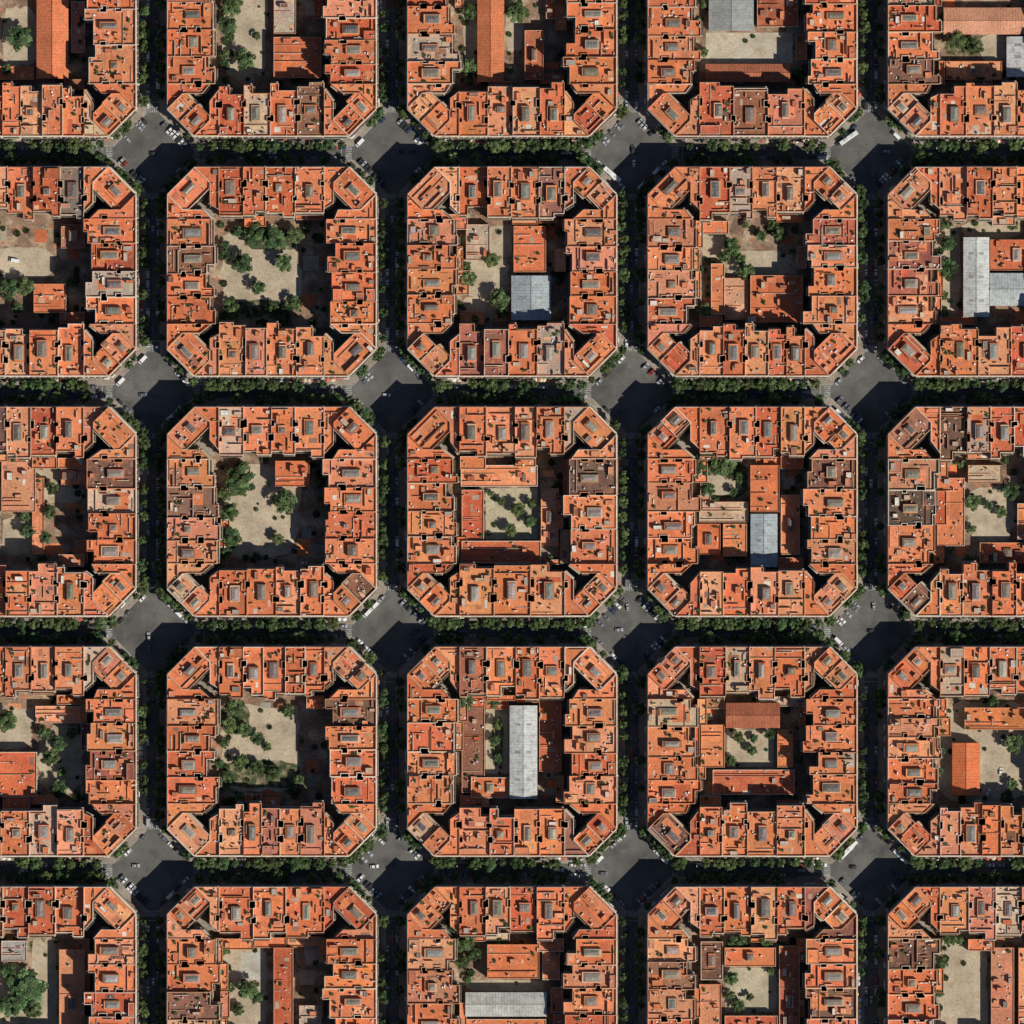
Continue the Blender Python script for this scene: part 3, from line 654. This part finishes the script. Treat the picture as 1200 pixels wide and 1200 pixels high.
def bus_mesh(L,Wd,Hh):
    mb=MB();w=Wd/2;T=lambda a,b:(a,b)
    pr=[(-w,.35),(-w,Hh-.2),(-w+.25,Hh),(w-.25,Hh),(w,Hh-.2),(w,.35)]
    for i in range(5):
        a,b=pr[i],pr[i+1]; mb.face([(-L/2,a[0],a[1]),(L/2,a[0],a[1]),(L/2,b[0],b[1]),(-L/2,b[0],b[1])],CARP,(0,0,0))
    for x in (-L/2,L/2): mb.face([(x,a,z) for a,z in pr],CARP,(0,0,0))
    for sg in (-1,1):
        for k in range(int(L/1.6)-1):
            x=-L/2+.8+k*1.6; mb.face([(x,sg*(w+.01),1.3),(x+1.4,sg*(w+.01),1.3),(x+1.4,sg*(w+.01),2.4),(x,sg*(w+.01),2.4)],PANE,(0,0,0))
    for x in (-L/2-.01,L/2+.01): mb.face([(x,-w*.85,1.2),(x,w*.85,1.2),(x,w*.85,2.5),(x,-w*.85,2.5)],PANE,(0,0,0))
    mb.box(T,-L*.3,-L*.05,-.7,.7,Hh,Hh+.25,CLUT,(0.6,0.6,0.6)); mb.box(T,L*.15,L*.28,-.5,.5,Hh,Hh+.18,CLUT,(0.5,0.5,0.5))
    for sg in (-1,1):
        for x in (-L*.28,L*.32):
            pts=[(x+.48*math.cos(t*math.pi/6),sg*(w+.015),.48+.48*math.sin(t*math.pi/6)) for t in range(12)]; mb.face(pts,RUB,(0,0,0))
    return mb.mesh('bus_mesh')
CM=[car_mesh(4.3,1.78,1.45),car_mesh(3.8,1.7,1.5),car_mesh(4.7,1.85,1.6)];VM=car_mesh(5.6,2.0,2.3,True);BM=bus_mesh(11.5,2.55,3.1)
CC=[(0.7,0.7,0.7)]*4+[(0.35,0.36,0.38)]*4+[(0.04,0.04,0.045)]*5+[(0.14,0.15,0.17)]*4+[(0.28,0.03,0.02),(0.04,0.06,0.14)]
rc=random.Random(3)
def veh(kind,x,y,ang,col=None):
    me={'parked_car':None,'car':None,'delivery_van':VM,'city_bus':BM}[kind] or rc.choice(CM)
    o=bpy.data.objects.new(kind,me);o.location=(x,y,.004);o.rotation_euler=(0,0,ang);c=col or rc.choice(CC);o.color=(*c,1);scene.collection.objects.link(o)
for xi,x in enumerate(XS):
    for yi,y in enumerate(YS[:-1]):
        for k in range(14):
            for sg in (-1,1):
                if rc.random()<.68: veh('delivery_van' if rc.random()<.1 else 'parked_car',x+sg*(RW-1.05),y-33-k*5.6+rc.uniform(-.3,.3),math.pi/2)
for yi,y in enumerate(YS):
    for xi,x in enumerate(XS[:-1]):
        for k in range(14):
            for sg in (-1,1):
                if rc.random()<.68: veh('delivery_van' if rc.random()<.1 else 'parked_car',x+33+k*5.6+rc.uniform(-.3,.3),y+sg*(RW-1.05),0)
Cd=(2*(281.4*K/2-HALF)+CH)/math.sqrt(2)
for x in XS:
    for y in YS:
        for (sx,sy) in ((1,1),(1,-1),(-1,1),(-1,-1)):
            dx,dy=sx*math.sqrt(.5),sy*math.sqrt(.5); tx,ty=-dy,dx
            D=Cd-PVW
            if rc.random()<.35:
                for k in range(-4,5):
                    if rc.random()<.65: veh('parked_car',x+dx*(D-2.4)+tx*k*2.3,y+dy*(D-2.4)+ty*k*2.3,math.atan2(dy,dx)+rc.choice([0,math.pi]))
            else:
                for k in (-1.5,-.5,.5,1.5):
                    if rc.random()<.65:
                        s=k*5.8; van=rc.random()<.25
                        veh('delivery_van' if van else 'parked_car',x+dx*(D-1.2)+tx*s,y+dy*(D-1.2)+ty*s,math.atan2(ty,tx),(0.75,0.75,0.75) if van or rc.random()<.3 else None)
            for k in (-12,-7,-2.4,2.4,7,12):
                if rc.random()<.52:
                    kk=k+rc.uniform(-1.5,1.5); e=rc.uniform(1.6,3.2)
                    tree(x+dx*(Cd-e)+tx*kk,y+dy*(Cd-e)+ty*kk,rc.uniform(4.2,9.4))
        for j in range(2):
            if rc.random()<.6:
                a=rc.uniform(0,6.28); d=rc.uniform(3,9) ; ax=rc.choice([0,1]); o=(rc.uniform(-2.4,2.4),rc.uniform(-16,16))
                veh('car',x+(o[0] if ax else o[1]),y+(o[1] if ax else o[0]),(math.pi/2 if ax else 0)+rc.uniform(-.12,.12))
def vp(kind,px,py,deg,col=(0.75,0.75,0.75)): X,Y=W(px,py);veh(kind,X,Y,math.radians(deg),col)
vp('city_bus',989,489,-48);vp('city_bus',996,160,35,(0.62,0.66,0.62));vp('city_bus',718,203,-40);vp('delivery_van',14,304,170);vp('city_bus',992,1001,45)
vp('parked_car',1160,930,60);vp('parked_car',1140,945,10,(0.2,0.2,0.2));vp('parked_car',355,660,0);vp('parked_car',1175,905,80)
for x in XS:
    for y in YS[:-1]:
        for k in range(3):
            if rc.random()<.6: veh('car',x+rc.uniform(-.3,.3),y-36-k*25-rc.uniform(0,15),math.pi/2)
for y in YS:
    for x in XS[:-1]:
        for k in range(3):
            if rc.random()<.6: veh('car',x+36+k*25+rc.uniform(0,15),y+rc.uniform(-.2,.2),0)
# street trees (gappy double rows)
for x in XS:
    for y in YS[:-1]:
        for sg in (-1,1):
            k=28; pr=rt.uniform(.5,.92)
            while k<281.2*K-28:
                if rt.random()<pr: tree(x+sg*(RW+.8)+rt.uniform(-.7,.7),y-k,rt.choice([rt.uniform(4.2,6.4),rt.uniform(6,8.6)]))
                k+=rt.uniform(5.2,8.4)
for y in YS:
    for x in XS[:-1]:
        for sg in (-1,1):
            k=26; pr=rt.uniform(.75,.97)
            while k<281.6*K-26:
                if rt.random()<pr: tree(x+k,y+sg*(RW+.2)+rt.uniform(-.8,.8),rt.choice([rt.uniform(4.6,7),rt.uniform(6.8,9.8)]))
                k+=rt.uniform(5.2,8.2)
# street lamps
mb=MB();mb.cyl(0,0,0,.5,.16,.12,8,IRON,(0,0,0));mb.cyl(0,0,.5,8,.09,.05,8,IRON,(0,0,0));mb.tube((0,0,7.9),(1.8,0,8.4),.05,.04,6,IRON,(0,0,0));mb.box(lambda a,b:(a,b),1.5,2.3,-.16,.16,8.3,8.48,CLUT,(0.5,0.5,0.5),bottom=True);LM=mb.mesh('lamp_mesh')
def lamp(x,y,a):
    o=bpy.data.objects.new('street_lamp',LM);o.location=(x,y,.13);o.rotation_euler=(0,0,a);scene.collection.objects.link(o)
def parasol_mesh(c):
    mb=MB();mb.cyl(0,0,0,2.6,.04,.04,6,IRON,(0,0,0))
    for i in range(8):
        a0,a1=i*math.pi/4,(i+1)*math.pi/4; mb.face([(0,0,2.75),(1.4*math.cos(a0),1.4*math.sin(a0),2.25),(1.4*math.cos(a1),1.4*math.sin(a1),2.25)],FAB,c)
    mb.cyl(0,0,.7,.74,.45,.45,10,CLUT,(0.6,0.6,0.6))
    for i in range(4):
        a=i*math.pi/2+.4; mb.box(lambda p,q:(p+.85*math.cos(a),q+.85*math.sin(a)),-.2,.2,-.2,.2,0,.45,CLUT,(0.3,0.2,0.12)); mb.box(lambda p,q:(p+1.05*math.cos(a),q+1.05*math.sin(a)),-.18,.18,-.03,.03,.45,.85,CLUT,(0.3,0.2,0.12))
    return mb.mesh('parasol_mesh')
PM=[parasol_mesh(c) for c in ((0.75,0.72,0.65),(0.6,0.5,0.35),(0.5,0.12,0.07),(0.7,0.7,0.7))]
def parasol(x,y):
    o=bpy.data.objects.new('cafe_parasol',rc.choice(PM));o.location=(x,y,.13);o.rotation_euler=(0,0,rc.uniform(0,6));scene.collection.objects.link(o)
for x in XS:
    for y in YS[:-1]:
        for k in (36,60,84,108):
            s=1 if k%24 else -1; lamp(x+s*(RW+.5),y-k,math.pi if s>0 else 0)
        for c in range(2):
            k=rc.uniform(34,90)
            for j in range(rc.randint(2,5)): parasol(x-RW-3.0,y-k-j*3.1)
for y in YS:
    for x in XS[:-1]:
        for k in (36,60,84,108):
            s=1 if k%48==36 else -1; lamp(x+k,y+s*(RW+.5),-s*math.pi/2)
        for c in range(3):
            k=rc.uniform(30,95)
            for j in range(rc.randint(2,5)): parasol(x+k+j*3.1,y+RW+3.0)

# ---------------------------------------------------------------- light & camera
dv=Vector((18.6,-13.4,20.0)).normalized(); el=math.asin(dv.z); rot=math.atan2(dv.x,dv.y)
w=bpy.data.worlds.new('World');scene.world=w;w.use_nodes=True;nt=w.node_tree
sky=nt.nodes.new('ShaderNodeTexSky');sky.sky_type='NISHITA';sky.sun_disc=False;sky.sun_elevation=el;sky.sun_rotation=rot
sky.ozone_density=5.0; sky.dust_density=.3
bg=nt.nodes['Background'];nt.links.new(sky.outputs[0],bg.inputs[0]);bg.inputs[1].default_value=.06
sl=bpy.data.lights.new('sun','SUN');sl.energy=4.9;sl.angle=math.radians(.5);sl.color=(1,.94,.83)
so=bpy.data.objects.new('sun',sl);so.rotation_euler=dv.to_track_quat('Z','Y').to_euler();so.location=(300,-200,300);scene.collection.objects.link(so)
cd=bpy.data.cameras.new('camera');co=bpy.data.objects.new('camera',cd);scene.collection.objects.link(co);scene.camera=co
D=5000;co.location=(0,0,20+D);cd.sensor_width=36;cd.lens=36*D/(1200*K);cd.clip_end=20000;cd.clip_start=10
scene.view_settings.view_transform='Standard';scene.view_settings.look='None';scene.view_settings.exposure=0
print('objects',len(bpy.data.objects))
